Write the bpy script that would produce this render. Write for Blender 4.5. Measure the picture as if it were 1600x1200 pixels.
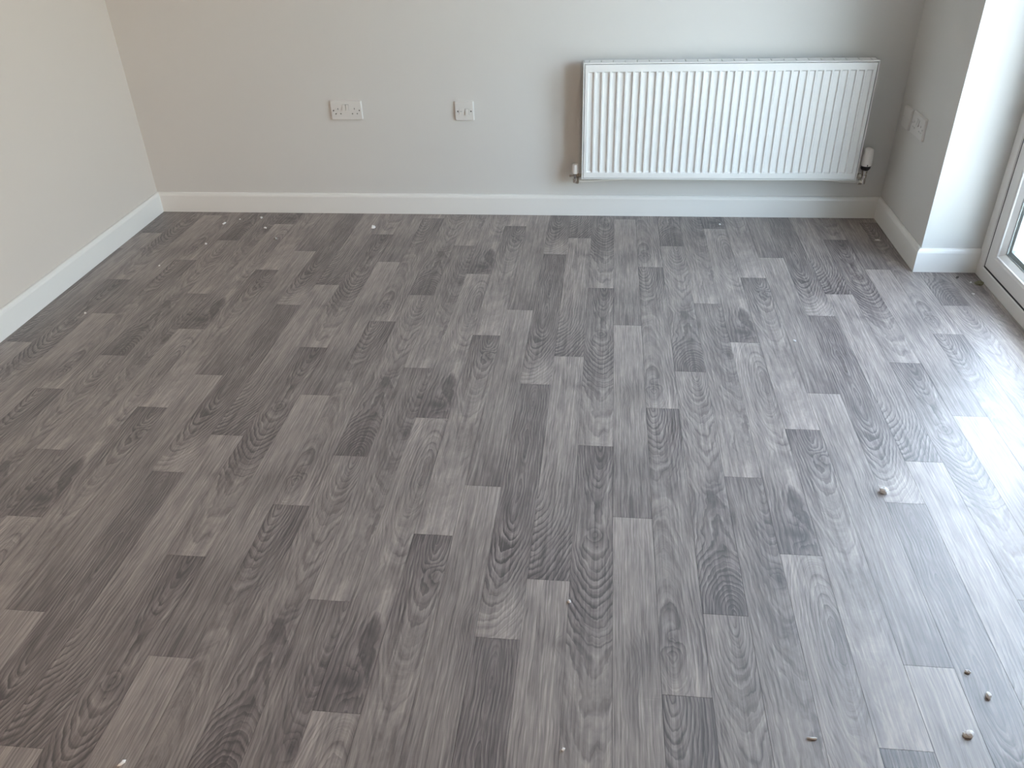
import bpy, bmesh, math, random
from mathutils import Vector, Matrix, noise as mnoise

for o in list(bpy.data.objects):
    bpy.data.objects.remove(o)
scene = bpy.context.scene
COL = scene.collection
R = random.Random(7)

# ------------------------------------------------------------------ camera
CX, CY, CZ = 2.18473, -3.71579, 1.44160
YAW, PITCH, ROLL, FPX = -0.119406, -0.573570, -0.034633, 1274.2184
fwd = Vector((math.sin(YAW) * math.cos(PITCH), math.cos(YAW) * math.cos(PITCH), math.sin(PITCH)))
rgt = Vector((math.cos(YAW), -math.sin(YAW), 0.0))
up = rgt.cross(fwd)
r2 = math.cos(ROLL) * rgt + math.sin(ROLL) * up
u2 = -math.sin(ROLL) * rgt + math.cos(ROLL) * up
cd = bpy.data.cameras.new('camera')
cam = bpy.data.objects.new('camera', cd)
COL.objects.link(cam)
cd.sensor_fit = 'HORIZONTAL'
cd.sensor_width = 36.0
cd.lens = FPX / 1600.0 * 36.0
cd.clip_start = 0.05
m = Matrix((r2, u2, -fwd)).transposed().to_4x4()
m.translation = Vector((CX, CY, CZ))
cam.matrix_world = m
scene.camera = cam

# ------------------------------------------------------------------ sky, sun, lamps, exposure
world = bpy.data.worlds.new('sky')
scene.world = world
world.use_nodes = True
wn = world.node_tree
wn.nodes.clear()
w_out = wn.nodes.new('ShaderNodeOutputWorld')
w_bg = wn.nodes.new('ShaderNodeBackground')
w_sky = wn.nodes.new('ShaderNodeTexSky')
w_sky.sky_type = 'NISHITA'
w_sky.sun_disc = False
w_sky.sun_elevation = math.radians(52)
w_sky.sun_rotation = math.radians(-10)
w_sky.air_density = 1.0
w_sky.dust_density = 2.0
w_mix = wn.nodes.new('ShaderNodeMix')          # thin bright cloud over the blue
w_mix.data_type = 'RGBA'
w_mix.inputs[0].default_value = 0.35
w_mix.inputs[7].default_value = (0.62, 0.63, 0.64, 1)
w_scale = wn.nodes.new('ShaderNodeMix')
w_scale.data_type = 'RGBA'
w_scale.blend_type = 'MULTIPLY'
w_scale.inputs[0].default_value = 1.0
SKY_GAIN = 0.17
w_scale.inputs[7].default_value = (SKY_GAIN, SKY_GAIN, SKY_GAIN, 1)
wn.links.new(w_sky.outputs[0], w_scale.inputs[6])
wn.links.new(w_scale.outputs[2], w_mix.inputs[6])
wn.links.new(w_mix.outputs[2], w_bg.inputs[0])
w_bg.inputs[1].default_value = 12.0
wn.links.new(w_bg.outputs[0], w_out.inputs[0])

def light(name, kind, loc, energy, color, direction=None, **kw):
    d = bpy.data.lights.new(name, kind)
    d.energy = energy
    d.color = color
    for k, v in kw.items():
        setattr(d, k, v)
    o = bpy.data.objects.new(name, d)
    o.location = loc
    if direction is not None:
        o.rotation_euler = Vector(direction).to_track_quat('-Z', 'Y').to_euler()
    COL.objects.link(o)
    return o

# sun from beyond the back wall: it lights the patio outside and never enters the door
light('sun', 'SUN', (6, 4, 8), 12.0, (1.0, 0.96, 0.90), (0.12, -0.62, -0.78), angle=0.01)
# added warm fill lamp, unseen behind the camera, to warm the left side
light('warm_fill_light', 'AREA', (3.0, -6.9, 1.25), 15.0, (1.0, 0.66, 0.40), (-0.75, 1.0, -0.10),
      shape='RECTANGLE', size=0.9, size_y=1.9, spread=math.radians(75))
portal = light('door_portal', 'AREA', (3.79, -1.487, 1.05), 1.0, (1, 1, 1), (-1, 0, 0),
               shape='RECTANGLE', size=1.82, size_y=2.1)
portal.rotation_euler = (math.radians(90), 0, math.radians(90))
portal.data.cycles.is_portal = True

vs = scene.view_settings
vs.view_transform = 'Standard'
vs.look = 'None'
vs.gamma = 1.0
vs.use_curve_mapping = False
vs.exposure = 1.02
scene.cycles.max_bounces = 10
scene.cycles.diffuse_bounces = 6
scene.cycles.use_denoising = True

# ------------------------------------------------------------------ materials
def mat(name):
    mt = bpy.data.materials.new(name)
    mt.use_nodes = True
    nt = mt.node_tree
    return mt, nt, nt.nodes['Principled BSDF']

def plain(name, col, rough=0.5, metal=0.0, bump=0.0, scale=200.0, vary=0.0, spec=0.5):
    mt, nt, b = mat(name)
    b.inputs['Base Color'].default_value = (*col, 1)
    b.inputs['Roughness'].default_value = rough
    b.inputs['Metallic'].default_value = metal
    b.inputs['Specular IOR Level'].default_value = spec
    tc = nt.nodes.new('ShaderNodeTexCoord')
    nz = nt.nodes.new('ShaderNodeTexNoise')
    nz.inputs['Scale'].default_value = scale
    nz.inputs['Detail'].default_value = 3
    nt.links.new(tc.outputs['Object'], nz.inputs['Vector'])
    if vary:
        rp = nt.nodes.new('ShaderNodeValToRGB')
        rp.color_ramp.elements[0].position = 0.3
        rp.color_ramp.elements[1].position = 0.7
        rp.color_ramp.elements[0].color = (*[c * (1 - vary) for c in col], 1)
        rp.color_ramp.elements[1].color = (*[min(1, c * (1 + vary)) for c in col], 1)
        nt.links.new(nz.outputs[0], rp.inputs[0])
        nt.links.new(rp.outputs[0], b.inputs['Base Color'])
    if bump:
        bp = nt.nodes.new('ShaderNodeBump')
        bp.inputs['Strength'].default_value = bump
        bp.inputs['Distance'].default_value = 0.001
        nt.links.new(nz.outputs[0], bp.inputs['Height'])
        nt.links.new(bp.outputs[0], b.inputs['Normal'])
    return mt

M_WALL = plain('wall_paint', (0.66, 0.645, 0.622), 0.85, bump=0.15, scale=220, spec=0.25)
M_WALL_L = plain('wall_paint_warm_cast', (0.655, 0.595, 0.54), 0.85, bump=0.15, scale=220, spec=0.25)  # same wall paint, with the warm cast of the light put into its colour
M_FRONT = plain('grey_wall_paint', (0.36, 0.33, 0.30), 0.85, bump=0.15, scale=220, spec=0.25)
M_CEIL = plain('ceiling_paint', (0.62, 0.61, 0.59), 0.9, bump=0.1, scale=150, spec=0.2)
M_GLOSS = plain('white_gloss_paint', (0.80, 0.785, 0.755), 0.32, bump=0.05, scale=60)
M_RAD = plain('radiator_enamel', (0.84, 0.835, 0.82), 0.28)
M_PLAS = plain('socket_plastic', (0.70, 0.68, 0.655), 0.3)
M_UPVC = plain('white_upvc', (0.80, 0.78, 0.76), 0.28)
M_DARK = plain('dark_hole', (0.02, 0.018, 0.016), 0.7)
M_GASK = plain('black_rubber', (0.03, 0.03, 0.03), 0.6)
M_SPACER = plain('grey_spacer_bar', (0.30, 0.32, 0.32), 0.5)
M_CHROME = plain('chrome', (0.62, 0.58, 0.53), 0.22, metal=1.0)
M_BRASS = plain('nickel_nut', (0.50, 0.44, 0.37), 0.3, metal=1.0)
M_CAP = plain('valve_cap_plastic', (0.80, 0.76, 0.72), 0.35)
M_BLACK = plain('black_plastic', (0.02, 0.02, 0.02), 0.4)
M_PIPE = plain('painted_pipe', (0.74, 0.71, 0.66), 0.35)
M_SCREW = plain('dark_screw', (0.10, 0.09, 0.085), 0.4, metal=0.8)
M_BASE = plain('floor_underlay', (0.05, 0.045, 0.045), 0.8)
M_PLASTER = plain('plaster_crumb', (0.80, 0.775, 0.75), 0.8, bump=0.3, scale=300, vary=0.06)
M_GREYC = plain('grey_crumb', (0.36, 0.34, 0.31), 0.8, bump=0.6, scale=300, vary=0.2)
M_OLIVE = plain('olive_fluff', (0.17, 0.155, 0.095), 0.95, bump=0.8, scale=300, vary=0.4)
M_DARKC = plain('dark_crumb', (0.10, 0.09, 0.08), 0.8, bump=0.6, scale=300, vary=0.2)
M_PATIO = plain('patio_stone', (0.55, 0.53, 0.50), 0.85, bump=0.5, scale=14, vary=0.25)

def glass_mat():
    mt, nt, b = mat('window_glass')
    nt.nodes.remove(b)
    out = nt.nodes['Material Output']
    tr = nt.nodes.new('ShaderNodeBsdfTransparent')
    tr.inputs[0].default_value = (0.94, 0.96, 0.95, 1)
    gl = nt.nodes.new('ShaderNodeBsdfGlossy')
    gl.inputs['Roughness'].default_value = 0.01
    fr = nt.nodes.new('ShaderNodeFresnel')
    fr.inputs[0].default_value = 1.5
    mx = nt.nodes.new('ShaderNodeMixShader')
    ge = nt.nodes.new('ShaderNodeNewGeometry')      # only the outer faces of the pane mirror
    iv = nt.nodes.new('ShaderNodeMath'); iv.operation = 'SUBTRACT'; iv.inputs[0].default_value = 1.0
    ml = nt.nodes.new('ShaderNodeMath'); ml.operation = 'MULTIPLY'
    nt.links.new(ge.outputs['Backfacing'], iv.inputs[1])
    nt.links.new(fr.outputs[0], ml.inputs[0])
    nt.links.new(iv.outputs[0], ml.inputs[1])
    nt.links.new(ml.outputs[0], mx.inputs[0])
    nt.links.new(tr.outputs[0], mx.inputs[1])
    nt.links.new(gl.outputs[0], mx.inputs[2])
    nt.links.new(mx.outputs[0], out.inputs[0])
    return mt
M_GLASS = glass_mat()

def plank_mat():
    """printed grey-brown oak: growth rings as level sets of a tilted log, fine limed grain, tone along the board"""
    mt, nt, b = mat('grey_oak_print')
    N, L = nt.nodes, nt.links
    def attr(n):
        a = N.new('ShaderNodeAttribute'); a.attribute_name = n; return a.outputs['Fac']
    def mth(op, a, c=None, d=None, clamp=False):
        x = N.new('ShaderNodeMath'); x.operation = op; x.use_clamp = clamp
        for i, v in enumerate((a, c, d)):
            if v is None: continue
            if isinstance(v, (int, float)): x.inputs[i].default_value = v
            else: L.new(v, x.inputs[i])
        return x.outputs[0]
    u, v, seed = attr('pu'), attr('pv'), attr('seed')
    tone, rh, rc, ra = attr('tone'), attr('ring_h'), attr('ring_c'), attr('ring_a')
    ku, kv, kr = attr('knot_u'), attr('knot_v'), attr('knot_r')
    def nz(su, sv, off=0.0, detail=2.0, rough=0.5):
        cb = N.new('ShaderNodeCombineXYZ')
        L.new(mth('MULTIPLY', u, su), cb.inputs[0])
        L.new(mth('MULTIPLY', v, sv), cb.inputs[1])
        L.new(mth('MULTIPLY_ADD', seed, 7.31, off), cb.inputs[2])
        n = N.new('ShaderNodeTexNoise')
        n.inputs['Scale'].default_value = 1.0
        n.inputs['Detail'].default_value = detail
        n.inputs['Roughness'].default_value = rough
        L.new(cb.outputs[0], n.inputs['Vector'])
        return n.outputs[0]
    def c0(x): return mth('SUBTRACT', x, 0.5)
    # knot influence (a Gaussian bump)
    du = mth('DIVIDE', mth('SUBTRACT', u, ku), kr)
    dv = mth('DIVIDE', mth('SUBTRACT', v, kv), mth('MULTIPLY', kr, 1.7))
    k2 = mth('ADD', mth('MULTIPLY', du, du), mth('MULTIPLY', dv, dv))
    kn = mth('POWER', 2.718, mth('MULTIPLY', k2, -0.5))
    # growth rings
    uu = mth('ADD', mth('SUBTRACT', u, rc), mth('MULTIPLY', c0(nz(14, 6, 1.0)), 0.022))
    hh = mth('ADD', rh, mth('MULTIPLY', c0(nz(26, 10, 2.0, 3)), 0.014))
    r = mth('SQRT', mth('ADD', mth('MULTIPLY', uu, uu), mth('MULTIPLY', hh, hh)))
    g = mth('ADD', mth('DIVIDE', r, 0.0072), mth('MULTIPLY', kn, 2.6))
    g = mth('ADD', g, mth('MULTIPLY', c0(nz(90, 30, 3.0)), 0.55))
    saw = mth('FRACT', g)
    ring = mth('MULTIPLY', mth('POWER', saw, 2.2), mth('SMOOTH_MIN', mth('MULTIPLY', mth('SUBTRACT', 1.0, saw), 9.0), 1.0, 0.3))
    ring = mth('MULTIPLY', ring, mth('MULTIPLY_ADD', nz(34, 6, 4.0), 1.9, -0.05))
    ringv = mth('MULTIPLY', ring, ra)
    # grain that flows along the rings, straight grain, blotches, limed pores, sawn chatter
    def flow(sr, sv, off, detail=2.0, rough=0.5):
        cb = N.new('ShaderNodeCombineXYZ')
        L.new(mth('MULTIPLY', r, sr), cb.inputs[0])
        L.new(mth('MULTIPLY', v, sv), cb.inputs[1])
        L.new(mth('MULTIPLY_ADD', seed, 5.17, off), cb.inputs[2])
        n = N.new('ShaderNodeTexNoise')
        n.inputs['Scale'].default_value = 1.0
        n.inputs['Detail'].default_value = detail
        n.inputs['Roughness'].default_value = rough
        L.new(cb.outputs[0], n.inputs['Vector'])
        return n.outputs[0]
    fine = c0(flow(300, 9, 5.0, 3, 0.6))
    fine2 = c0(nz(190, 4.5, 6.0, 3, 0.6))
    blot = c0(nz(24, 7, 7.0, 3, 0.6))
    dark = mth('MULTIPLY', mth('SUBTRACT', nz(60, 9, 11.0, 3, 0.6), 0.60, None, True), 2.0)
    pore = mth('MULTIPLY', mth('SUBTRACT', nz(480, 22, 8.0, 2), 0.58, None, True), 2.2)
    chat = mth('MULTIPLY', mth('SUBTRACT', nz(30, 330, 9.0, 1), 0.55, None, True),
               mth('SUBTRACT', nz(12, 6, 10.0, 1), 0.55, None, True))
    t = mth('MULTIPLY_ADD', tone, 0.105, 0.50)
    t = mth('MULTIPLY_ADD', ringv, -0.52, t)
    t = mth('MULTIPLY_ADD', fine, 0.75, t)
    t = mth('MULTIPLY_ADD', fine2, 0.78, t)
    t = mth('MULTIPLY_ADD', blot, 0.50, t)
    t = mth('MULTIPLY_ADD', dark, -0.35, t)
    t = mth('MULTIPLY_ADD', pore, 0.42, t)
    t = mth('MULTIPLY_ADD', chat, 1.5, t)
    t = mth('MULTIPLY_ADD', kn, -0.16, t)
    rp = N.new('ShaderNodeValToRGB')
    e = rp.color_ramp.elements
    e[0].position = 0.08; e[0].color = (0.085, 0.070, 0.069, 1)
    e[1].position = 0.95; e[1].color = (0.57, 0.492, 0.445, 1)
    x = e.new(0.34); x.color = (0.182, 0.151, 0.144, 1)
    x = e.new(0.62); x.color = (0.330, 0.280, 0.257, 1)
    L.new(t, rp.inputs[0])
    L.new(rp.outputs[0], b.inputs['Base Color'])
    L.new(mth('MULTIPLY_ADD', fine, 0.15, 0.45), b.inputs['Roughness'])
    b.inputs['Specular IOR Level'].default_value = 1.0
    bp = N.new('ShaderNodeBump')
    bp.inputs['Strength'].default_value = 0.35
    bp.inputs['Distance'].default_value = 0.0006
    L.new(mth('ADD', fine, mth('MULTIPLY', ringv, -0.6)), bp.inputs['Height'])
    L.new(bp.outputs[0], b.inputs['Normal'])
    return mt
M_PLANK = plank_mat()

# ------------------------------------------------------------------ mesh helpers
def link(name, me, parent=None, loc=(0, 0, 0)):
    o = bpy.data.objects.new(name, me)
    COL.objects.link(o)
    o.location = loc
    if parent is not None:
        o.parent = parent
    return o

def to_obj(name, bm, material, parent=None, smooth=False):
    bmesh.ops.recalc_face_normals(bm, faces=bm.faces)
    me = bpy.data.meshes.new(name)
    bm.to_mesh(me)
    bm.free()
    me.materials.append(material)
    if smooth:
        me.polygons.foreach_set('use_smooth', [True] * len(me.polygons))
        me.update()
        try:
            me.set_sharp_from_angle(angle=math.radians(40))
        except Exception:
            pass
    return link(name, me, parent)

def empty(name, loc):
    o = bpy.data.objects.new(name, None)
    o.location = loc
    o.empty_display_size = 0.05
    COL.objects.link(o)
    return o

def tag(o, label, cat, group=None, kind=None):
    o['label'] = label
    o['category'] = cat
    if group: o['group'] = group
    if kind: o['kind'] = kind
    return o

def box(bm, x0, x1, y0, y1, z0, z1, bev=0.0, seg=2):
    vs_ = [bm.verts.new((x, y, z)) for x in (x0, x1) for y in (y0, y1) for z in (z0, z1)]
    f = [(0, 1, 3, 2), (4, 6, 7, 5), (0, 4, 5, 1), (2, 3, 7, 6), (0, 2, 6, 4), (1, 5, 7, 3)]
    fs = [bm.faces.new([vs_[i] for i in q]) for q in f]
    if bev:
        es = list({e for fc in fs for e in fc.edges})
        bmesh.ops.bevel(bm, geom=es, offset=bev, segments=seg, affect='EDGES', profile=0.5)
    return bm

def lathe(bm, prof, seg=24, axis='Z', org=(0, 0, 0), flutes=0, flute_amp=0.0):
    """prof: list of (radius, height) from the bottom up"""
    rings = []
    o = Vector(org)
    for r, h in prof:
        ring = []
        for i in range(seg):
            a = 2 * math.pi * i / seg
            rr = r * (1 + (flute_amp * (1 if (i % 2) else -1) if flutes else 0))
            c, s = rr * math.cos(a), rr * math.sin(a)
            p = {'Z': (c, s, h), 'X': (h, c, s), 'Y': (c, h, s)}[axis]
            ring.append(bm.verts.new(o + Vector(p)))
        rings.append(ring)
    for a, b_ in zip(rings, rings[1:]):
        for i in range(seg):
            j = (i + 1) % seg
            bm.faces.new((a[i], a[j], b_[j], b_[i]))
    bm.faces.new(rings[0][::-1])
    bm.faces.new(rings[-1])
    return bm

def tube(bm, pts, rad, seg=12):
    pts = [Vector(p) for p in pts]
    rings = []
    for i, p in enumerate(pts):
        if i == 0: d = pts[1] - p
        elif i == len(pts) - 1: d = p - pts[-2]
        else: d = (pts[i + 1] - pts[i - 1])
        d.normalize()
        q = d.to_track_quat('Z', 'Y')
        rings.append([bm.verts.new(p + q @ Vector((rad * math.cos(2 * math.pi * k / seg), rad * math.sin(2 * math.pi * k / seg), 0))) for k in range(seg)])
    for a, b_ in zip(rings, rings[1:]):
        for i in range(seg):
            j = (i + 1) % seg
            bm.faces.new((a[i], a[j], b_[j], b_[i]))
    bm.faces.new(rings[0][::-1]); bm.faces.new(rings[-1])
    return bm

def lerp_table(tab, v):
    if v <= tab[0][0]: return tab[0][1]
    for (a, x), (b_, y) in zip(tab, tab[1:]):
        if v <= b_:
            return x + (y - x) * (v - a) / (b_ - a)
    return tab[-1][1]

# ------------------------------------------------------------------ the room shell
W = 3.4544          # right wall, near the back corner
D = 0.5745          # depth of the pier before the door recess
XD = 3.678          # inner face of the door frame
XO = 3.80           # outer face of the wall
YF = -7.00          # wall behind the camera
HC = 2.40
DOOR_Y1 = -2.40
DOOR_H = 2.10
FLOOR_B = -0.035

def structure(name, boxes, material, label, cat='wall'):
    bm = bmesh.new()
    for b_ in boxes: box(bm, *b_)
    o = to_obj(name, bm, material)
    return tag(o, label, cat, kind='structure')

structure('wall_back', [(-0.12, XO, 0.0, 0.12, FLOOR_B, HC)], M_WALL, 'pale grey painted wall behind the white radiator')
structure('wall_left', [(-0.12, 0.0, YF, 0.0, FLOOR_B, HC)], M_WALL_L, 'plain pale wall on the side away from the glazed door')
structure('wall_right', [(W, XO, -D, 0.0, FLOOR_B, HC), (W, XO, YF, DOOR_Y1, FLOOR_B, HC),
                         (W, XO, DOOR_Y1, -D, DOOR_H, HC)], M_WALL, 'pale wall with a short pier and the recess of the glazed door')
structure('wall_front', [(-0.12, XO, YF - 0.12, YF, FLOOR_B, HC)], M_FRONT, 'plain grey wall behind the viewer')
structure('ceiling', [(-0.12, XO, YF - 0.12, 0.12, HC, HC + 0.1)], M_CEIL, 'flat white ceiling', 'ceiling')
structure('patio', [(XO, 14.0, -14.0, 6.0, -0.30, -0.12)], M_PATIO, 'pale stone patio seen through the glazed door', 'ground')

# floor: a dark underlay that carries the planks as parts
bm = bmesh.new()
box(bm, 0.0, W, YF, 0.0, FLOOR_B, -0.0045)
box(bm, W, XD - .0005, DOOR_Y1, -D, FLOOR_B, -0.0045)
floor = to_obj('floor', bm, M_BASE)
tag(floor, 'grey-brown oak strip floor running towards the back wall', 'floor', kind='structure')

PW, PL = 0.1007236, 1.0305          # strip width, plank length
PX0, SKEW = -0.061921, 0.005234
J0 = [-0.466, -0.286, -0.785, -0.055, -0.582, -0.362, -0.902, -0.160, -0.668, -0.470]
# ten printed boards that repeat across the floor: tone along both long edges (11 stations from the far end)
TL = [
 [-1.2, -1.0, -.9, -.8, -.8, -.9, -.8, -.6, -.2, .7, 1.3],
 [1.1, 1.0, .9, .8, .7, .6, .5, .2, -.1, -.6, -1.0],
 [-1.6, -1.4, -1.1, -.4, -.3, -.2, -.3, .0, .5, .9, 1.2],
 [1.4, 1.2, 1.0, .8, .4, .8, .6, .2, -.4, -.9, -1.3],
 [-1.2, -1.0, -.8, -.3, -.1, -.1, .0, -.2, -.6, .2, .8],
 [.8, .6, .4, .1, .0, -.1, -.2, -.3, -.5, -.9, -1.1],
 [-1.1, -.8, -.4, -.1, -.1, .0, .3, .7, .9, 1.0, 1.4],
 [1.4, 1.3, 1.2, 1.0, .6, .8, .5, -.1, -.7, -1.0, -1.3],
 [-1.3, -1.1, -.4, -.1, .1, .3, .4, .4, .6, .8, 1.2],
 [1.1, .9, .7, .4, .4, .4, .3, .0, -.5, -.9, -1.3]]
TR = [
 [-.9, -.8, -1.0, -1.0, -1.0, -.8, -.9, -.7, -.4, .6, 1.3],
 [1.1, .9, .5, .6, .7, .6, .5, .2, -.1, -.5, -.9],
 [-1.5, -1.4, -1.0, -.3, -.4, -.4, -.6, -.1, .5, .8, 1.1],
 [1.3, 1.1, .9, .6, .2, .7, .6, .2, -.5, -1.0, -1.3],
 [-.9, -.7, -.5, -.2, .0, .1, .3, .5, .6, .8, 1.3],
 [.7, .5, .3, .1, -.1, -.2, -.3, -.4, -.5, -.9, -1.1],
 [-1.1, -.9, -1.2, -.9, -1.1, -.8, -.3, .2, -.2, .7, 1.3],
 [1.3, .7, .0, -.3, .1, .6, .5, .0, -.6, -1.0, -1.3],
 [-1.1, -.6, -.2, .1, .2, .1, .4, .5, .6, .8, 1.1],
 [1.0, .8, .5, .2, -.4, -.5, .1, .0, -.5, -.9, -1.2]]
RH = [
 [(0, .02), (.05, 0), (.16, .014), (.31, 0), (.42, .012), (.53, 0), (.62, .010), (.88, .062), (1, .10)],
 [(0, .02), (.6, .03), (.75, .05), (1, .13)],
 [(0, 0), (.25, .05), (.36, .03), (.45, .05), (.7, .115), (1, .14)],
 [(0, .05), (1, .05)],
 [(0, 0), (.2, .05), (.35, .08), (.8, .03), (.86, 0), (.95, .03), (1, .04)],
 [(0, 0), (.25, .06), (.6, .10), (.8, .085), (.88, .06), (1, 0)],
 [(0, 0), (.3, .06), (.7, .10), (1, .10)],
 [(0, .06), (.15, .02), (.25, 0), (.4, .03), (.6, .06), (1, .05)],
 [(0, 0), (.15, .03), (.5, .08), (1, .10)],
 [(0, .05), (1, .05)]]
RC = [
 [(0, 0), (.5, 0), (.7, -.008), (1, -.035)], [(0, -.07), (1, -.065)], [(0, .012), (1, .012)], [(0, .4), (1, .4)],
 [(0, -.03), (1, -.022)], [(0, .012), (1, .02)], [(0, .04), (1, .035)], [(0, .028), (1, .02)], [(0, .02), (1, .0)],
 [(0, -.25), (1, -.25)]]
RA = [
 [(0, .6), (.6, .7), (.68, 1.1), (.86, 1.1), (.93, .3), (1, .15)], [(0, .15), (.5, .4), (.7, .7), (.85, 1.1), (1, 1.1)],
 [(0, .9), (.25, .8), (.3, .3), (.42, .8), (.65, 1.1), (.75, .4), (1, .4)], [(0, .2), (1, .35)],
 [(0, .9), (.2, .8), (.4, .2), (.75, .3), (.8, .7), (.9, .7), (1, .2)], [(0, .8), (.25, .6), (.5, .35), (.8, .8), (.87, 1.1), (1, 1.2)],
 [(0, .4), (.3, .5), (.5, .3), (.8, .6), (1, .2)], [(0, .1), (.2, .8), (.4, .4), (.6, .3), (1, .6)], [(0, 1), (.2, .8), (.35, .25), (1, .25)],
 [(0, .25), (1, .3)]]
KNOT = [(0, 2, .01), (.03, .18, .010), (.006, .36, .013), (.0, .42, .022), (-.02, .86, .014), (.0, 2, .01), (.035, .36, .016),
        (.012, .93, .016), (.026, .13, .014), (.028, .46, .018)]
GAP = 0.00035

def plank_attributes(me, t):
    n = len(me.vertices)
    names = ('pu', 'pv', 'tone', 'ring_h', 'ring_c', 'ring_a', 'seed', 'knot_u', 'knot_v', 'knot_r')
    vals = {k: [0.0] * n for k in names}
    st = [i / 10 for i in range(11)]
    for i, vt in enumerate(me.vertices):
        u, v = vt.co.x, -vt.co.y
        f = min(max(v / PL, 0.0), 1.0)
        a = lerp_table(list(zip(st, TL[t])), f)
        b_ = lerp_table(list(zip(st, TR[t])), f)
        w_ = u / PW + 0.5
        ku, kv, kr = KNOT[t]
        row = (u, v, a + (b_ - a) * w_, lerp_table(RH[t], f), lerp_table(RC[t], f), lerp_table(RA[t], f), t * 1.0, ku, kv * PL, kr)
        for k, x in zip(names, row): vals[k][i] = x
    for k in names:
        at = me.attributes.new(k, 'FLOAT', 'POINT')
        at.data.foreach_set('value', vals[k])

def plank_bmesh():
    """local frame: x across, -y along from the far end, top at z = 0; joints are recessed"""
    bm = bmesh.new()
    hw = PW / 2 - GAP
    n = 10
    rows = []
    for i in range(n + 1):
        y = -(GAP + (PL - 2 * GAP) * i / n)
        rows.append((bm.verts.new((-hw, y, 0)), bm.verts.new((hw, y, 0))))
    for a, b_ in zip(rows, rows[1:]):
        bm.faces.new((a[0], b_[0], b_[1], a[1]))
    lo = [bm.verts.new((v.co.x, v.co.y, -0.004)) for v in (rows[0][0], rows[0][1], rows[-1][1], rows[-1][0])]
    bm.faces.new([r_[0] for r_ in rows][::-1] + [lo[0], lo[3]])
    bm.faces.new([r_[1] for r_ in rows] + [lo[2], lo[1]])
    bm.faces.new((rows[0][0], rows[0][1], lo[1], lo[0]))
    bm.faces.new((rows[-1][1], rows[-1][0], lo[3], lo[2]))
    return bm

def finish_plank(bm, t, name):
    me = bpy.data.meshes.new(name)
    bm.to_mesh(me)
    bm.free()
    plank_attributes(me, t)
    me.materials.append(M_PLANK)
    return me

SHARED = [finish_plank(plank_bmesh(), t, 'plank') for t in range(10)]

def cut(bm, co, no):
    geom = bm.verts[:] + bm.edges[:] + bm.faces[:]
    bmesh.ops.bisect_plane(bm, geom=geom, plane_co=co, plane_no=no, clear_outer=True)

def add_plank(t, x, y, rz):
    mw = Matrix.Translation((x, y, 0)) @ Matrix.Rotation(rz, 4, 'Z')
    cs = [mw @ Vector((sx * PW / 2, -e * PL, 0)) for sx in (-1, 1) for e in (0, 1)]
    xs, ys = [c.x for c in cs], [c.y for c in cs]
    e = 0.0015
    lim = W - e if max(ys) > -D - e and min(xs) < W else XD - e
    planes = []
    if min(xs) < e: planes.append((Vector((e, 0, 0)), Vector((-1, 0, 0))))
    if max(ys) > -e: planes.append((Vector((0, -e, 0)), Vector((0, 1, 0))))
    if min(ys) < YF + e: planes.append((Vector((0, YF + e, 0)), Vector((0, -1, 0))))
    pieces = []
    if max(xs) <= W - e or max(ys) <= -D and min(ys) >= DOOR_Y1 and max(xs) <= XD - e:
        pieces.append(planes)
    else:
        # along the pier and along the wall past the door the board stops at the wall
        mid = [(Vector((0, -D - e, 0)), Vector((0, 1, 0))), (Vector((0, DOOR_Y1 + e, 0)), Vector((0, -1, 0))),
               (Vector((XD - e, 0, 0)), Vector((1, 0, 0)))]
        wall = (Vector((W - e, 0, 0)), Vector((1, 0, 0)))
        if min(xs) < W - e:
            if max(ys) <= -D and min(ys) >= DOOR_Y1:
                pieces.append(planes + [mid[2]])
            else:
                pieces.append(('notch', planes))
        else:
            pieces.append(planes + mid)
    for pl in pieces:
        if not pl:
            o = link('plank', SHARED[t], floor)
        else:
            bm = plank_bmesh()
            inv = mw.inverted()
            def lc(co, no): return inv @ co, (inv.to_3x3() @ no)
            if pl[0] == 'notch':
                for co, no in pl[1]: cut(bm, *lc(co, no))
                # split at the recess and drop what lies inside the pier or the wall
                for yy in (-D - e, DOOR_Y1 + e):
                    co, no = lc(Vector((0, yy, 0)), Vector((0, 1, 0)))
                    bmesh.ops.bisect_plane(bm, geom=bm.verts[:] + bm.edges[:] + bm.faces[:], plane_co=co, plane_no=no)
                for xx in (W - e, XD - e):
                    co, no = lc(Vector((xx, 0, 0)), Vector((1, 0, 0)))
                    bmesh.ops.bisect_plane(bm, geom=bm.verts[:] + bm.edges[:] + bm.faces[:], plane_co=co, plane_no=no)
                dead = []
                for f in bm.faces:
                    c = mw @ f.calc_center_median()
                    if c.x > XD - e - 1e-5 or (c.x > W - e + 1e-5 and (c.y > -D - e or c.y < DOOR_Y1 + e)):
                        dead.append(f)
                bmesh.ops.delete(bm, geom=dead, context='FACES')
            else:
                for co, no in pl: cut(bm, *lc(co, no))
            if len(bm.faces) < 1 or sum(f.calc_area() for f in bm.faces if abs(f.normal.z) > .5) < 2e-4:
                bm.free()
                continue
            o = link('plank', finish_plank(bm, t, 'plank'), floor)
        o.location = (x, y, 0)
        o.rotation_euler = (0, 0, rz)

for s in range(0, 38):
    t = s % 10
    off = 0.0 if (s // 10) % 2 == 0 else -PL / 2
    k = -2
    while True:
        y = J0[t] + off - k * PL
        k += 1
        if y - PL > 0.0: continue
        if y < -5.2: break
        x = PX0 + PW * (s + 0.5) + y * math.tan(SKEW)
        if x - PW / 2 > XD - 0.002: continue
        add_plank(t, x, y, -SKEW)

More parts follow.
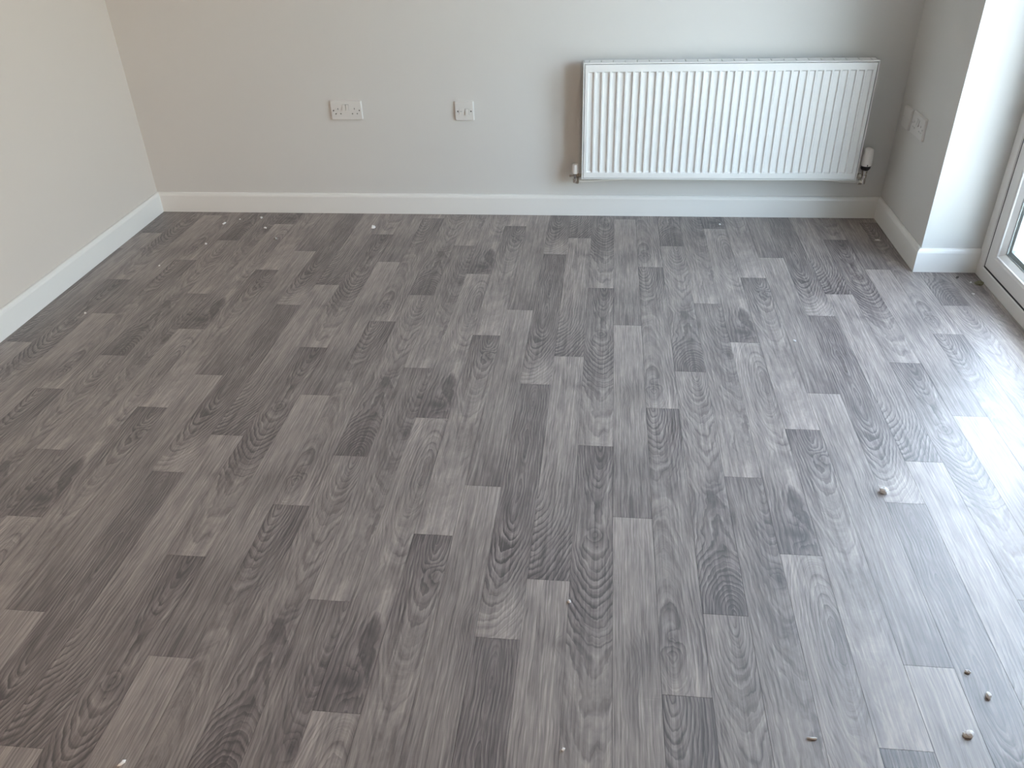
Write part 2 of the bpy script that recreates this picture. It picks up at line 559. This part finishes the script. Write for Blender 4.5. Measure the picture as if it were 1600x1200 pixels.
# ------------------------------------------------------------------ baseboards
BH, BT = 0.0986, 0.015
PROF = [(0, 0.0005), (BT, 0.0005), (BT, BH - .016), (BT - .0022, BH - .0085), (BT - .0065, BH - .002), (BT - .010, BH), (0, BH)]
def baseboard(name, fn0, fn1, label):
    bm = bmesh.new()
    a = [bm.verts.new(fn0(d, z)) for d, z in PROF]
    b_ = [bm.verts.new(fn1(d, z)) for d, z in PROF]
    n = len(PROF)
    for i in range(n):
        j = (i + 1) % n
        bm.faces.new((a[i], a[j], b_[j], b_[i]))
    bm.faces.new(a[::-1]); bm.faces.new(b_)
    o = to_obj(name, bm, M_GLOSS)
    return tag(o, label, 'skirting board', kind='structure')
g = 0.0004
baseboard('baseboard_left', lambda d, z: (d + g, YF + .001, z), lambda d, z: (d + g, -d - g, z), 'long white skirting board at the foot of the wall facing the door')
baseboard('baseboard_back', lambda d, z: (d + g, -d - g, z), lambda d, z: (W - d - g, -d - g, z), 'white skirting board below the radiator')
baseboard('baseboard_right', lambda d, z: (W - d - g, -d - g, z), lambda d, z: (W - d - g, -D - d - g, z), 'short shaded white skirting board on the pier beside the radiator')
baseboard('baseboard_reveal', lambda d, z: (W - d - g, -D - d - g, z), lambda d, z: (XD - .0005, -D - d - g, z), 'short bright white skirting board in the door recess')

# ------------------------------------------------------------------ glazed door
def frame_bars(bm, x0, x1, y0, y1, z0, z1, wl, wr, wb, wt, bev=0.0):
    """rectangular frame in a plane of constant x; y0 > y1 (towards the viewer)"""
    box(bm, x0, x1, y0 - wl, y0, z0, z1, bev)
    box(bm, x0, x1, y1, y1 + wr, z0, z1, bev)
    box(bm, x0, x1, y1 + wr, y0 - wl, z0, z0 + wb, bev)
    box(bm, x0, x1, y1 + wr, y0 - wl, z1 - wt, z1, bev)

def mitred(bm, y0, y1, z0, z1, prof):
    """sweep a section (inset, x) round a rectangle with mitred corners"""
    loops = []
    for ins, x in prof:
        loops.append([bm.verts.new((x, y0 - ins, z0 + ins)), bm.verts.new((x, y1 + ins, z0 + ins)),
                      bm.verts.new((x, y1 + ins, z1 - ins)), bm.verts.new((x, y0 - ins, z1 - ins))])
    m_ = len(loops)
    for i in range(m_):
        a, b_ = loops[i], loops[(i + 1) % m_]
        for k in range(4):
            l_ = (k + 1) % 4
            bm.faces.new((a[k], a[l_], b_[l_], b_[k]))

door = empty('door_1', (XD, -D, 0))
tag(door, 'white framed glazed patio door in the bright recess', 'door', kind='structure')
def dpart(name, bm, material, parent=None, smooth=False):
    o = to_obj(name, bm, material, None, smooth)
    o.parent = parent or door
    o.matrix_parent_inverse = (parent or door).matrix_world.inverted()
    return o
bpy.context.view_layer.update()
DY0, DY1 = -D - 0.001, DOOR_Y1 + 0.001
DZ1 = DOOR_H - 0.001
bm = bmesh.new()
mitred(bm, DY0, DY1, -0.0105, DZ1, [(0, XD + .004), (.004, XD), (.0535, XD), (.0570, XD + .004), (.0570, XD + .07), (0, XD + .07)])
frame = dpart('door_frame', bm, M_UPVC)
bm = bmesh.new()
box(bm, XD + .071, XO + .09, DY1, DY0, -0.03, -0.002, .003)
dpart('door_sill', bm, M_UPVC)
LEAF0 = DY0 - .0640
LEAFZ0 = 0.0528
ymid = (LEAF0 + DY1 + .0622) / 2
for y0, y1 in ((LEAF0, ymid + .002), (ymid - .002, DY1 + .0622)):
    bm = bmesh.new()
    mitred(bm, y0, y1, LEAFZ0, DZ1 - .0622, [(0, XD + .006), (.003, XD + .002), (.056, XD + .002), (.060, XD + .005), (.060, XD + .062), (0, XD + .062)])
    leaf = dpart('door_leaf', bm, M_UPVC)
    i0, zb, zt = .0602, LEAFZ0, DZ1 - .0622
    bm = bmesh.new()
    mitred(bm, y0 - i0, y1 + i0, zb + i0, zt - i0, [(0, XD + .005), (.003, XD + .001), (.010, XD + .002), (.0115, XD + .007),
                                                  (.026, XD + .020), (.028, XD + .026), (0, XD + .026)])
    dpart('glazing_bead', bm, M_UPVC, leaf)
    bm = bmesh.new()
    mitred(bm, y0 - i0, y1 + i0, zb + i0, zt - i0, [(.0282, XD + .0225), (.0302, XD + .0225), (.0302, XD + .0258), (.0282, XD + .0258)])
    dpart('rubber_gasket', bm, M_SPACER, leaf)
    bm = bmesh.new()
    mitred(bm, y0 - i0, y1 + i0, zb + i0, zt - i0, [(.022, XD + .0305), (.046, XD + .0305), (.046, XD + .0455), (.022, XD + .0455)])
    dpart('spacer_bar', bm, M_SPACER, leaf)
    bm = bmesh.new()
    for xg in (XD + .0263, XD + .046):
        box(bm, xg, xg + .004, y1 + i0 + .004, y0 - i0 - .004, zb + i0 + .004, zt - i0 - .004)
    dpart('glass_pane', bm, M_GLASS, leaf)
    bm = bmesh.new()
    mitred(bm, y0 - .002, y1 + .002, zb + .002, zt - .002, [(-.0080, XD + .0035), (-.0019, XD + .0035), (-.0019, XD + .030), (-.0080, XD + .030)])
    dpart('door_seal', bm, M_GASK, leaf)

# ------------------------------------------------------------------ radiator
RX0, RX1, RZ0, RZ1, RY = 2.1000, 3.3000, 0.2064, 0.7060, -0.1000
rad = empty('radiator', ((RX0 + RX1) / 2, RY + .04, RZ0))
tag(rad, 'long white ribbed panel radiator hung low on the back wall', 'radiator')
bpy.context.view_layer.update()
def child(parent, name, bm, material, smooth=False):
    o = to_obj(name, bm, material, None, smooth)
    o.parent = parent
    bpy.context.view_layer.update()
    o.matrix_parent_inverse = parent.matrix_world.inverted()
    return o

def ribbed_panel():
    """flat sheet with 36 pressed recesses, rolled edge, 1.2 mm folds"""
    bm = bmesh.new()
    x0, x1, z0, z1 = RX0 + .0095, RX1 - .0095, RZ0 + .0085, RZ1 - .0100
    pitch = (x1 - x0 - .016) / 36
    zb, zt = z0 + .027, z1 - .031
    dep, sl = .0075, .0028
    xs = [(x0, 0)]
    for i in range(36):
        c = x0 + .008 + pitch * (i + .5)
        h = pitch * .315
        xs += [(c - h - sl, 0), (c - h, 1), (c + h, 1), (c + h + sl, 0)]
    xs.append((x1, 0))
    zs = [(z0, 0), (zb - .0055, 0), (zb, 1), (zt, 1), (zt + .0055, 0), (z1, 0)]
    grid = [[bm.verts.new((x, RY + (dep if a and b_ else 0), z)) for z, b_ in zs] for x, a in xs]
    for i in range(len(xs) - 1):
        for j in range(len(zs) - 1):
            bm.faces.new((grid[i][j], grid[i + 1][j], grid[i + 1][j + 1], grid[i][j + 1]))
    # rolled edge going back
    n, k = len(xs), len(zs)
    loop = [grid[i][0] for i in range(n)] + [grid[n - 1][j] for j in range(1, k)] + [grid[i][k - 1] for i in range(n - 2, -1, -1)] + [grid[0][j] for j in range(k - 2, 0, -1)]
    prev = loop
    for off, back in ((.0022, .0009), (.0032, .0032), (.0032, .012)):
        new = []
        for v in loop:
            dx = -off if abs(v.co.x - x0) < 1e-6 else off if abs(v.co.x - x1) < 1e-6 else 0
            dz = -off if abs(v.co.z - z0) < 1e-6 else off if abs(v.co.z - z1) < 1e-6 else 0
            new.append(bm.verts.new((v.co.x + dx, RY + back, v.co.z + dz)))
        for a in range(len(loop)):
            c = (a + 1) % len(loop)
            bm.faces.new((prev[a], prev[c], new[c], new[a]))
        prev = new
    return bm
child(rad, 'front_panel', ribbed_panel(), M_RAD)
# casing rim around the panel, the side panels and the top grille
bm = bmesh.new()
def rim(bm, prof):
    loops = []
    for ins, y in prof:
        loops.append([bm.verts.new((RX0 + ins, y, RZ0 + ins)), bm.verts.new((RX1 - ins, y, RZ0 + ins)),
                      bm.verts.new((RX1 - ins, y, RZ1 - ins)), bm.verts.new((RX0 + ins, y, RZ1 - ins))])
    for i in range(len(loops) - 1):
        a, b_ = loops[i], loops[i + 1]
        for k in range(4):
            l_ = (k + 1) % 4
            bm.faces.new((a[k], a[l_], b_[l_], b_[k]))
rim(bm, [(0, RY + .012), (0, RY + .0008), (.0008, RY), (.0034, RY), (.0042, RY + .0008), (.0042, RY + .012)])
child(rad, 'panel_rim', bm, M_RAD)
for x0, x1 in ((RX0, RX0 + .002), (RX1 - .002, RX1)):
    bm = bmesh.new(); box(bm, x0, x1, RY + .0122, -.034, RZ0 + .004, RZ1, .0005, 1)
    child(rad, 'side_panel', bm, M_RAD)
bm = bmesh.new(); box(bm, RX0 + .0025, RX1 - .0025, -.040, -.034, RZ0 + .004, RZ1 - .016, .001, 1)
child(rad, 'rear_panel', bm, M_RAD)
bm = bmesh.new()
step = .0500
x = RX0 + .0245
xs = [RX0 + .0025]
while x < RX1 - .01:
    xs.append(x); x += step
xs.append(RX1 - .0025)
for a, b_ in zip(xs, xs[1:]):
    box(bm, a + .002, b_ - .002, RY + .018, -.040, RZ1 - .003, RZ1 - .0005, .0006, 1)
for y0 in (RY + .0125, -.0400):
    box(bm, RX0 + .0025, RX1 - .0025, y0, y0 + .0055, RZ1 - .004, RZ1 - .0002, .0006, 1)
child(rad, 'top_grille', bm, M_RAD)
bm = bmesh.new()
box(bm, RX0 + .02, RX1 - .02, RY + .022, -.046, RZ0 + .03, RZ1 - .040, .002, 1)
child(rad, 'convector_fins', bm, M_GREYC)
for bx in (RX0 + .15, RX1 - .15):
    bm = bmesh.new(); box(bm, bx - .015, bx + .015, -.0335, -.0003, RZ0 + .05, RZ1 - .06, .001, 1)
    child(rad, 'wall_bracket', bm, M_RAD)

# lockshield valve (plain cap)
vx, vy = RX0 - .030, -.068
val = empty('lockshield_valve', (vx, vy, .187))
tag(val, 'small chrome radiator valve with a plain white cap', 'radiator valve')
bpy.context.view_layer.update()
bm = lathe(bmesh.new(), [(.0125, .2225), (.0148, .224), (.0150, .240), (.0138, .262), (.0118, .2655), (.006, .2668)], 24, 'Z', (vx, vy, 0))
cap = child(val, 'cap', bm, M_CAP, True)
bm = lathe(bmesh.new(), [(.0090, .1800), (.0110, .1815), (.0110, .196), (.0085, .198), (.0085, .206), (.0105, .2085), (.0105, .2175), (.0075, .219), (.0075, .2235)], 20, 'Z', (vx, vy, 0))
child(val, 'body', bm, M_CHROME, True)
bm = lathe(bmesh.new(), [(.0065, 0), (.0065, .006), (.0125, .007), (.0125, .018), (.0085, .019), (.0085, .0297)], 6, 'X', (vx, vy, .213))
child(val, 'union_nut', bm, M_BRASS)
bm = lathe(bmesh.new(), [(.0045, -.026), (.0055, -.0255), (.0055, -.015), (.0035, -.0145), (.0035, -.004)], 12, 'X', (vx, vy, .2115))
child(val, 'drain_spindle', bm, M_CHROME, True)
bm = lathe(bmesh.new(), [(.0105, .004), (.0115, .005), (.0115, .017), (.0095, .018)], 6, 'X', (vx, vy, .187))
child(val, 'compression_nut', bm, M_BRASS)
bm = tube(bmesh.new(), [(vx + .0182, vy, .187), (vx + .06, vy + .002, .187), (vx + .13, vy + .012, .187), (vx + .21, vy + .032, .187), (vx + .27, -.012, .187), (vx + .285, -.0006, .187)], .0052)
child(val, 'supply_pipe', bm, M_PIPE, True)

# thermostatic valve
tx, ty = RX1 + .038, -.068
trv = empty('thermostatic_valve', (tx, ty, .190))
tag(trv, 'thermostatic radiator valve with a tall cream head on a black collar', 'radiator valve')
bpy.context.view_layer.update()
bm = lathe(bmesh.new(), [(.0205, .2640), (.0222, .2655), (.0225, .285), (.0215, .318), (.0190, .334), (.0140, .339), (.006, .3405)], 32, 'Z', (tx, ty, 0), 16, .012)
hd = child(trv, 'head', bm, M_CAP, True)
bm = bmesh.new(); box(bm, tx - .0015, tx + .0015, ty - .0236, ty - .0221, .266, .273)
child(hd, 'pointer_mark', bm, M_BLACK)
bm = lathe(bmesh.new(), [(.0135, .2440), (.0150, .2445), (.0205, .2525), (.0210, .2630), (.018, .2638)], 28, 'Z', (tx, ty, 0))
child(trv, 'collar', bm, M_BLACK, True)
bm = lathe(bmesh.new(), [(.0085, .1815), (.0112, .183), (.0112, .199), (.0095, .201), (.0095, .208), (.0125, .2105), (.0125, .222), (.0095, .2235), (.0095, .230), (.0120, .2315), (.0120, .2435)], 22, 'Z', (tx, ty, 0))
child(trv, 'body', bm, M_CHROME, True)
bm = lathe(bmesh.new(), [(.0085, -.0375), (.0085, -.026), (.0130, -.025), (.0130, -.013), (.0075, -.012), (.0075, -.006)], 6, 'X', (tx, ty, .216))
child(trv, 'union_nut', bm, M_BRASS)
bm = lathe(bmesh.new(), [(.0095, -.020), (.0115, -.019), (.0115, -.006), (.0105, -.005)], 6, 'X', (tx, ty, .189))
child(trv, 'compression_nut', bm, M_BRASS)
bm = tube(bmesh.new(), [(tx - .0202, ty, .189), (tx - .05, ty + .002, .189), (tx - .10, ty + .012, .189), (tx - .16, ty + .032, .189), (tx - .20, -.014, .189), (tx - .213, -.0006, .189)], .0052)
child(trv, 'supply_pipe', bm, M_PIPE, True)

# ------------------------------------------------------------------ wall plates
def rounded(w, h, r, n=5):
    pts = []
    for cx, cz, a0 in ((w / 2 - r, h / 2 - r, 0), (-w / 2 + r, h / 2 - r, 90), (-w / 2 + r, -h / 2 + r, 180), (w / 2 - r, -h / 2 + r, 270)):
        for i in range(n):
            a = math.radians(a0 + 90 * i / (n - 1))
            pts.append((cx + r * math.cos(a), cz + r * math.sin(a)))
    return pts
def rect_pts(cx, cz, w, h): return [(cx - w / 2, cz - h / 2), (cx - w / 2, cz + h / 2), (cx + w / 2, cz + h / 2), (cx + w / 2, cz - h / 2)]
def circ_pts(cx, cz, r, n=12): return [(cx + r * math.cos(-2 * math.pi * i / n), cz + r * math.sin(-2 * math.pi * i / n)) for i in range(n)]

def plate_mesh(w, h, th, holes):
    """plate in local x/z, back at y = 0, face at y = -th, with real holes through the face"""
    bm = bmesh.new()
    secs = [(0.0, 0.0), (0.0, -th * .45), (.0012, -th * .80), (.0032, -th)]
    loops = []
    for ins, y in secs:
        loops.append([bm.verts.new((px, y, pz)) for px, pz in rounded(w - 2 * ins, h - 2 * ins, .004)])
    for a, b_ in zip(loops, loops[1:]):
        for i in range(len(a)):
            j = (i + 1) % len(a)
            bm.faces.new((a[i], a[j], b_[j], b_[i]))
    edges = []
    outer = loops[-1]
    for i in range(len(outer)):
        e = bm.edges.get((outer[i], outer[(i + 1) % len(outer)]))
        edges.append(e)
    depth = min(.006, th - .0012)
    for hp in holes:
        ring = [bm.verts.new((px, -th, pz)) for px, pz in hp]
        inn = [bm.verts.new((px, -th + depth, pz)) for px, pz in hp]
        for i in range(len(ring)):
            j = (i + 1) % len(ring)
            bm.faces.new((ring[i], ring[j], inn[j], inn[i]))
            edges.append(bm.edges.get((ring[i], ring[j])))
    bmesh.ops.triangle_fill(bm, use_beauty=True, edges=edges)
    for f in list(bm.faces):          # triangle_fill also covers the holes when asked naively: drop what lies over a hole
        c = f.calc_center_median()
        if abs(c.y + th) < 1e-6:
            for hp in holes:
                inside = False
                for i in range(len(hp)):
                    (x1, z1), (x2, z2) = hp[i], hp[(i + 1) % len(hp)]
                    if (z1 > c.z) != (z2 > c.z) and c.x < (x2 - x1) * (c.z - z1) / (z2 - z1) + x1:
                        inside = not inside
                if inside:
                    bm.faces.remove(f)
                    break
    return bm

def put(parent, name, bm, material, smooth=False):
    o = to_obj(name, bm, material, parent, smooth)
    return o

def rocker(w, h, cx, cz, th, lean=.0016):
    bm = bmesh.new()
    box(bm, cx - w / 2, cx + w / 2, -th - .0030, -.0031, cz - h / 2, cz + h / 2, .0008, 2)
    for v in bm.verts:
        if v.co.y < -th - .001:
            v.co.y += lean * (v.co.z - cz) / (h / 2)
    return bm
def screw(cx, cz, th):
    bm = lathe(bmesh.new(), [(.0029, -th + .0030), (.0029, -th + .0008), (.0022, -th + .0002)], 14, 'Y', (cx, 0, cz))
    box(bm, cx - .0022, cx + .0022, -th - .0003, -th + .0004, cz - .0004, cz + .0004)
    return bm

def plate_thing(name, loc, rz, w, h, label, th=.0095):
    o = empty(name, loc)
    o.rotation_euler = (0, 0, rz)
    tag(o, label, 'socket' if 'socket' in name else 'wall plate')
    return o

def outlet_holes(cx, cz):
    # earth slot above, live and neutral below
    return [rect_pts(cx, cz + .0065, .0042, .0085), rect_pts(cx - .0112, cz - .0150, .0068, .0046), rect_pts(cx + .0112, cz - .0150, .0068, .0046)]

def double_socket(loc, rz, label):
    th = .0095
    o = plate_thing('double_socket', loc, rz, .146, .086, label)
    sc_ = [circ_pts(-.0602, -.001, .0036), circ_pts(.0602, -.001, .0036)]
    put(o, 'plate', plate_mesh(.146, .086, th, outlet_holes(-.0390, 0) + outlet_holes(.0380, 0) + sc_ + [rect_pts(-.0022, .0125, .0316, .0270)]), M_PLAS)
    bm = bmesh.new(); box(bm, -.066, .066, -.0030, -.0008, -.036, .036)
    put(o, 'contact_block', bm, M_DARK)
    for cx in (-.0105, .0061):
        put(o, 'switch_rocker', rocker(.0135, .025, cx, .0125, th), M_PLAS)
    for cx in (-.0602, .0602):
        put(o, 'screw', screw(cx, -.001, th - .0015), M_SCREW)
    return o

def fused_spur(loc, rz, label):
    th = .0095
    o = plate_thing('fused_spur_plate', loc, rz, .086, .086, label)
    put(o, 'plate', plate_mesh(.086, .086, th, [circ_pts(-.0302, -.001, .0036), circ_pts(.0302, -.001, .0036), rect_pts(.0120, -.003, .0187, .0288)]), M_PLAS)
    bm = bmesh.new(); box(bm, -.036, .036, -.0030, -.0008, -.034, .034)
    put(o, 'contact_block', bm, M_DARK)
    bm = bmesh.new(); box(bm, -.0235, -.0065, -th - .0012, -th + .001, -.0150, .0130, .0007, 2)
    fc = put(o, 'fuse_carrier', bm, M_PLAS)
    bm = bmesh.new(); box(bm, -.0195, -.0105, -th - .0016, -th - .0009, -.0015, .0005)
    put(fc, 'carrier_slot', bm, M_SPACER)
    put(o, 'switch_rocker', rocker(.0165, .0270, .0120, -.003, th, .0022), M_PLAS)
    for cx in (-.0302, .0302):
        put(o, 'screw', screw(cx, -.001, th - .0015), M_SCREW)
    return o

def outlet_plate(loc, rz, label):
    th = .0095
    o = plate_thing('aerial_plate', loc, rz, .086, .086, label)
    put(o, 'plate', plate_mesh(.086, .086, th, [circ_pts(-.0302, 0, .0036), circ_pts(.0302, 0, .0036), circ_pts(.0, -.002, .0046)]), M_PLAS)
    bm = bmesh.new(); box(bm, -.036, .036, -.0030, -.0008, -.034, .034)
    put(o, 'contact_block', bm, M_DARK)
    bm = lathe(bmesh.new(), [(.0042, -.0035), (.0042, -.0100), (.0030, -.0105), (.0030, -.0110)], 16, 'Y', (0, 0, -.002))
    put(o, 'aerial_jack', bm, M_PLAS)
    for cx in (-.0302, .0302):
        put(o, 'screw', screw(cx, 0, th - .0015), M_SCREW)
    return o

E0 = -0.0003
double_socket((1.0220, E0, .4920), 0, 'white double socket on the back wall, away from the radiator')
fused_spur((1.5665, E0, .4865), 0, 'square white switch plate on the back wall, between double socket and radiator')
outlet_plate((W + E0, -.1130, .4810), math.radians(-90), 'small square plate on the shaded pier, next to the back corner')
double_socket((W + E0, -.2600, .4870), math.radians(-90), 'white double socket on the shaded pier beside the radiator')

# ------------------------------------------------------------------ crumbs left on the floor
def crumb(name, label, x, y, size, material, seed, cat='crumb', group='crumbs scattered over the floor', lumps=1):
    rr = random.Random(seed)
    bm = bmesh.new()
    for k in range(lumps):
        b2 = bmesh.new()
        bmesh.ops.create_icosphere(b2, subdivisions=2, radius=1.0)
        ox, oy = (0, 0) if k == 0 else (rr.uniform(-.8, .8) * size[0], rr.uniform(-.8, .8) * size[1])
        sc = 1 if k == 0 else rr.uniform(.4, .75)
        for v in b2.verts:
            n = 1 + .55 * mnoise.noise(v.co * 1.3 + Vector((seed * 3.1, k * 5.7, 0)))
            n *= 1 + .25 * mnoise.noise(v.co * 3.1 + Vector((seed, 2, k)))
            v.co = Vector((v.co.x * size[0] * sc * n + ox, v.co.y * size[1] * sc * n + oy, v.co.z * size[2] * sc * n))
        zmin = min(v.co.z for v in b2.verts)
        for v in b2.verts:
            v.co.z = max(v.co.z - zmin * .6, 0.0)
        tmp = bpy.data.meshes.new('tmp'); b2.to_mesh(tmp); b2.free()
        bm.from_mesh(tmp); bpy.data.meshes.remove(tmp)
    zmin = min(v.co.z for v in bm.verts)
    for v in bm.verts: v.co.z -= zmin
    o = to_obj(name, bm, material, None, False)
    o.location = (x, y, 0.0002)
    o.rotation_euler = (0, 0, rr.uniform(0, 6.28))
    return tag(o, label, cat, group)

C = M_PLASTER
crumb('plaster_crumb', 'largest white plaster crumb near the back skirting, below the gap between socket and switch plate', 1.135, -.197, (.010, .008, .009), C, 3, lumps=3)
crumb('plaster_crumb', 'pale thin splinter of plaster near the corner away from the door', .392, -.165, (.004, .012, .004), C, 5, lumps=2)
crumb('plaster_crumb', 'bright crumb a hand below the corner splinter', .408, -.413, (.005, .005, .005), C, 6)
crumb('plaster_crumb', 'tiny pale crumb just behind the corner splinter', .450, -.110, (.004, .004, .003), C, 8)
crumb('plaster_crumb', 'round bright crumb against the back skirting, left of the largest crumb', .551, -.092, (.006, .005, .006), C, 9)
crumb('plaster_crumb', 'flat pale crumb on a light plank end below the double socket', .615, -.217, (.008, .004, .004), C, 11)
crumb('grey_crumb', 'knobbly beige crumb on the light plank below the double socket', .712, -.342, (.010, .007, .006), M_GREYC, 12, lumps=3)
crumb('plaster_crumb', 'tiny round crumb near the back skirting below the radiator', 2.733, -.117, (.005, .005, .005), C, 14)
crumb('plaster_crumb', 'thin pale flake on the dark plank beside the shaded pier', 3.388, -.272, (.011, .004, .003), C, 15)
crumb('olive_clump', 'olive clump of fluff at the foot of the door frame', 3.655, -.690, (.016, .012, .008), M_OLIVE, 17, lumps=4)
crumb('plaster_crumb', 'pair of white specks beside the olive clump of fluff', 3.628, -.682, (.004, .004, .004), C, 18, lumps=2)
crumb('dark_crumb', 'dark flake in front of the bright recess skirting', 3.594, -.636, (.010, .005, .003), M_DARKC, 19)
crumb('plaster_crumb', 'small white crumb on the floor in front of the door threshold', 3.601, -.781, (.005, .003, .003), C, 20)
crumb('grey_crumb', 'grey crumb lying along the door threshold', 3.640, -.955, (.006, .004, .004), M_GREYC, 21)
crumb('plaster_crumb', 'large pale crumb casting a dark shadow near the glossy light plank end', 2.956, -1.972, (.011, .010, .010), C, 22)
crumb('plaster_crumb', 'white fleck at the front of the floor, farthest back of three on one board', 2.970, -2.540, (.006, .004, .004), C, 23)
crumb('plaster_crumb', 'curled flake at the front of the floor, with a dark shadow', 2.990, -2.597, (.009, .005, .005), C, 24)
crumb('plaster_crumb', 'lumpy pale crumb at the front of the floor, nearest the viewer on its board', 2.921, -2.688, (.009, .008, .006), C, 25, lumps=2)
crumb('plaster_crumb', 'thin white splinter lying along the grain at the front of the floor', 2.623, -2.720, (.0025, .010, .003), C, 26)
crumb('plaster_crumb', 'tiny white speck between strips in the middle of the front floor', 2.143, -2.412, (.004, .004, .004), C, 27, lumps=2)
crumb('plaster_crumb', 'tiny white speck at the very front of the floor, below the middle', 2.147, -2.782, (.004, .003, .003), C, 28)
crumb('plaster_crumb', 'white specks in a little cluster right of centre on a pale strip', 2.872, -1.175, (.005, .004, .004), C, 29, lumps=3)
crumb('plaster_crumb', 'small pale speck on a grey plank midway down the wall opposite the door', .300, -.650, (.004, .004, .003), C, 30)
crumb('plaster_crumb', 'single pale speck farthest down the wall opposite the door', .210, -1.090, (.004, .004, .003), C, 31)
crumb('plaster_crumb', 'white splinter at the corner of the floor nearest the viewer on the warm side', 1.305, -2.880, (.003, .009, .004), C, 32, lumps=2)
